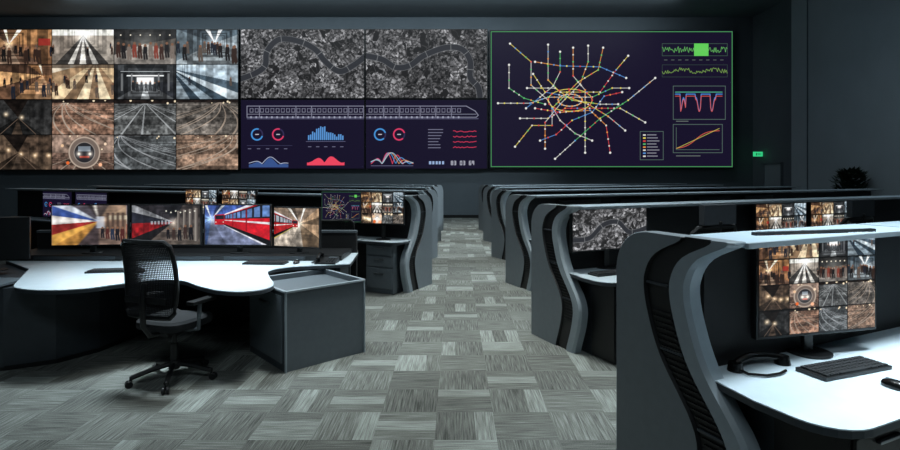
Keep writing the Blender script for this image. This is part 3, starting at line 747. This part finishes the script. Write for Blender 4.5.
o1 = [4, 5, 6, 7, 0, 1, 2, 3, 12, 13, 10, 11, 8, 9, 14, 15]
monitor(1.90, 2.77, ZD, .865, .78, .545, math.radians(14), cctv_wall(118, 100, 4, 4, 2.5, o1, .7))
x, y = r2(.56, .62); monitor(x, y, ZD, .94, .98, .43, T, citymap(76, 36, [(-2, 26), (16, 25), (30, 14), (45, 12), (58, 22), (78, 18)], 9, 3, 4, 1.15))
for a in (3.25, 4.3): x, y = r2(a, .62); monitor(x, y, ZD, .86, .98, .50, T, cctv_wall(90, 48, 4, 3, 1.6, o1, .7))
for a in (3.2, 4.4): x, y = r1(a, .62); monitor(x, y, ZD, .86, .9, .50, T, cctv_wall(80, 48, 4, 3, 1.2, o1, .7))
for rr in (r3, r4, r5):
    for a in (1.0, 2.2, 4.0, 5.2): x, y = rr(a, .62); monitor(x, y, ZD, .86, .8, .45, T, None, True)
keyboard(1.89, 2.575, ZD, math.radians(20), .46); mouse(1.96, 2.36, ZD, math.radians(20))
headset(1.50, 2.62, ZD, math.radians(18))
x, y = r2(.35, .85); keyboard(x, y, ZD, T, .42)
x, y = r2(3.3, .9); keyboard(x, y, ZD, T)
x, y = r1(3.2, .95); keyboard(x, y, ZD, T)
x, y = r2(.48, 1.62); chair(x, y, T, 1.46, True)
x, y = r2(2.4, 1.62); chair(x, y, T, 1.46, True)
x, y = r3(2.0, 1.6); chair(x, y, T, 1.2)

def half(c): c.a = c.a[::2, ::2]; c.H, c.W = c.a.shape[:2]; return c
def lm(row, a, u, w, h, zb, cv, yaw=-T): x, y = row(a, u); monitor(x, y, ZD, zb, w, h, yaw, cv)
lm(lA, .40, .82, .66, .48, .98, cctv_wall(46, 32, 4, 3, 2.5, o1, .6), -.15)
lm(lA, 1.12, .84, .66, .48, .98, half(metro()), -.2)
lm(lA, 3.25, .82, .80, .46, .99, cctv_wall(46, 30, 4, 3, 2.2, order, .6)); lm(lA, 4.15, .82, .80, .46, .99, cctv_wall(46, 30, 4, 3, 2.2, o1, .6))
lm(lA, 7.3, .82, 1.05, .56, .80, half(dash_left())); lm(lA, 8.45, .82, 1.05, .56, .80, half(dash_right()))
for rr in (lB, lC):
    for a in (1.0, 2.2, 4.0): x, y = rr(a, .62); monitor(x, y, ZD, .86, .8, .45, -T, None, True)
chair(-1.62, 7.05, math.radians(15), 1.12)

# ------------------------------------------------------------------ wave-shaped workstation (left foreground)
e = empty('curved_workstation', (0, 0, 0))
ctrl = [(-3.9, 4.72), (-3.72, 4.48), (-3.42, 4.37), (-3.12, 4.42), (-2.92, 4.62), (-2.72, 4.80), (-2.45, 4.76), (-2.2, 4.54), (-1.95, 4.36), (-1.72, 4.31), (-1.58, 4.42), (-1.58, 4.62), (-1.72, 4.92), (-1.84, 5.25), (-1.72, 5.46), (-1.45, 5.56), (-1.12, 5.66)]
sm = []
C = [Vector(p) for p in ctrl]
for i in range(len(C)-1):
    p0 = C[max(i-1, 0)]; p1 = C[i]; p2 = C[i+1]; p3 = C[min(i+2, len(C)-1)]
    for t in np.linspace(0, 1, 5, endpoint=False):
        sm.append(tuple(.5*((2*p1)+(-p0+p2)*t+(2*p0-5*p1+4*p2-p3)*t*t+(-p0+3*p1-3*p2+p3)*t**3)))
sm += [(-1.12, 5.66), (-1.18, 6.45), (-5.0, 6.45), (-5.0, 5.9), (-4.3, 5.35)]
b = B(); b.prism(sm, .715, .744, 'darkslate'); b.obj('desk_core', e)
b = B(); b.prism(sm, .7445, .752, 'desk'); b.obj('desk_surface', e)
b = B(); bp_ = [(-5.0, 4.45), (-4.3, 4.52), (-3.92, 4.6), (-3.6, 4.78), (-3.42, 5.1), (-3.36, 5.56), (-3.36, 6.3), (-5.0, 6.3)]
b.prism(bp_, 0.03, .714, 'darkslate'); b.prism([(p[0]*.99-.03, p[1]*.99+.05) for p in bp_], 0, .04, 'black')
b.prism([(-5.0, 4.40), (-4.3, 4.47), (-3.92, 4.56), (-3.93, 4.9), (-5.0, 4.9)], .735, .7515, 'slate')
b.obj('storage_plinth', e)
b = B(); b.box((-2.3, 6.3, .37), (2.1, .04, .66), 'black'); b.box((-1.28, 6.1, .36), (.04, .6, .70), 'darkslate'); b.obj('modesty_panel', e)
b = B(); b.box((-3.15, 6.14, .784), (3.8, .58, .06), 'black')
for xx in (-4.2, -3.15, -2.1): b.box((xx, 5.846, .784), (.9, .008, .035), 'darkslate')
b.obj('monitor_riser_shelf', bevel=.004)
b = B(); b.box((-3.15, 6.49, .5), (3.9, .05, 1.0), 'blackpanel'); b.box((-3.15, 6.49, 1.01), (3.9, .07, .03), 'slate')
b.obj('desk_privacy_screen', bevel=.004)
e = empty('storage_credenza', (-1.46, 4.55, 0), math.radians(42.5)); b = B()
Lc, Dc, Hc = .80, .78, .70
b.box((Lc/2, .01, Hc/2), (Lc, .02, Hc), 'slate'); b.box((Lc/2, Dc-.01, Hc/2), (Lc, .02, Hc), 'slate')
b.box((.01, Dc/2, Hc/2), (.02, Dc-.04, Hc), 'darkslate'); b.box((Lc-.01, Dc/2, Hc/2), (.02, Dc-.04, Hc), 'slate')
b.box((Lc/2, Dc/2, Hc-.06), (Lc-.04, Dc-.04, .02), 'slate'); b.box((Lc/2, Dc/2, .02), (Lc-.04, Dc-.04, .04), 'black')
b.obj('carcass', e, bevel=.003)
b = B()
for c, d in (((Lc/2, -.004, Hc-.008), (Lc, .03, .018)), ((Lc-.006, -.002, Hc/2), (.014, .026, Hc)), ((.006, -.002, Hc/2), (.014, .026, Hc)), ((.004, Dc/2, Hc-.008), (.03, Dc, .018)), ((Lc-.004, Dc/2, Hc-.008), (.03, Dc, .018)), ((Lc/2, Dc-.004, Hc-.008), (Lc, .03, .018))): b.box(c, d, 'lightedge')
b.obj('edge_trim', e, bevel=.002)
b = B(); b.box((-.006, Dc/2, .36), (.012, Dc-.1, .58), 'slate'); b.box((-.02, Dc/2, .55), (.016, .2, .014), 'metal'); b.obj('drawer_front', e)

ZS = .814
monitor(-4.12, 5.98, ZS, .90, .82, .47, .12, train_a())
monitor(-3.27, 6.0, ZS, .90, .79, .47, .03, train_b())
monitor(-2.46, 5.99, ZS, .90, .77, .47, -.03, train_c())
monitor(-1.79, 5.98, ZS, .88, .60, .46, -.28, train_d())
monitor(-4.55, 5.2, .752, .86, .62, .42, .35, None, True)
keyboard(-2.02, 5.66, ZD, -.06); keyboard(-3.35, 5.2, ZD, .15); mouse(-1.70, 5.68, ZD, 0)
telephone(-1.38, 5.715, ZD, -.03); mouse(-3.05, 5.15, ZD, 0)
chair(-2.34, 4.42, math.radians(-18), 1.18)

# potted plant by the right wall
e = empty('potted_plant', (10.9, 14.6, 0)); b = B()
b.cyl((0, 0, 0), (0, 0, .5), .2, 'pot', .28, 24); b.cyl((0, 0, .47), (0, 0, .49), .25, 'trunk', n=24); b.obj('pot', e, smooth=True)
b = B(); r = random.Random(3)
for i in range(6):
    a = i*1.05; b.tube([(0, 0, .45), (.06*math.cos(a), .06*math.sin(a), .9), (.16*math.cos(a), .16*math.sin(a), 1.3+.08*(i % 3))], .014, 'trunk', 6)
b.obj('stems', e)
b = B()
for i in range(520):
    a = r.random()*6.283; h = 1.0+.8*r.random(); rr = .36*math.sin(math.pi*min(1, (h-.8)/1.15))*(.2+.8*r.random())
    p = Vector((rr*math.cos(a), rr*math.sin(a), h)); d = Vector((math.cos(a), math.sin(a), .3+.8*r.random())).normalized(); L = .15+.1*r.random()
    sd = d.cross(Vector((0, 0, 1))).normalized()*.055; up = Vector((0, 0, .02))
    b.add([p, p+d*L*.4+sd, p+d*L*.45+up, p+d*L*.4-sd, p+d*L], [(0, 1, 2), (0, 2, 3), (1, 4, 2), (2, 4, 3)], 'leaf')
b.obj('leaves', e)

# ------------------------------------------------------------------ lights
def area(name, loc, size, power, rot=(0, 0, 0), col=(.80, .93, 1), spread=100, sy=None):
    l = bpy.data.lights.new(name, 'AREA'); l.energy = power; l.color = col; l.size = size; l.shape = 'RECTANGLE'; l.size_y = sy or size
    l.spread = math.radians(spread); o = bpy.data.objects.new(name, l); sc.collection.objects.link(o); o.location = loc; o.rotation_euler = rot
for y_, p_ in ((4.8, 62), (8.2, 60), (12.2, 56), (16.2, 46)): area('aisle_downlight', (.3, y_, 7.85), 1.4, p_, spread=56, col=(.95, 1, .985))
area('desk_downlight', (2.6, 2.3, 5.0), .8, 60, spread=60)
area('desk_downlight', (-2.6, 5.0, 5.0), .8, 40, spread=50)
area('room_and_fill_light', (5.5, 8.5, 7.85), 5, 120, sy=10, spread=140)
area('room_and_fill_light', (-6, 9.5, 7.85), 5, 60, sy=10, spread=140)
area('room_and_fill_light', (-.5, -2.5, 7.0), 4, 52, rot=(math.radians(48), 0, 0), sy=1.5, spread=120)  # added fill behind the camera, brightens the camera-facing fronts
area('wall_fill_light', (8.0, 14.0, 7.8), 1.5, 800, rot=(0, math.radians(68), 0), spread=110)  # added lamp without a fixture, aimed to lighten the right wall
area('wall_fill_light', (-3, 18.6, 7.8), 22, 210, rot=(math.radians(50), 0, 0), sy=.5, spread=150)  # added unseen strip of light that lifts the back wall
w = bpy.data.worlds.new('World'); sc.world = w; w.use_nodes = True
w.node_tree.nodes['Background'].inputs[0].default_value = (.55, .75, .9, 1); w.node_tree.nodes['Background'].inputs[1].default_value = .05

cam = bpy.data.cameras.new('camera'); co = bpy.data.objects.new('camera', cam); sc.collection.objects.link(co)
co.location = (0, 0, 1.7); co.rotation_euler = (math.radians(90), 0, 0)
cam.lens = 21.2; cam.sensor_width = 36; cam.shift_y = -50/900; cam.shift_x = -5/900
sc.camera = co
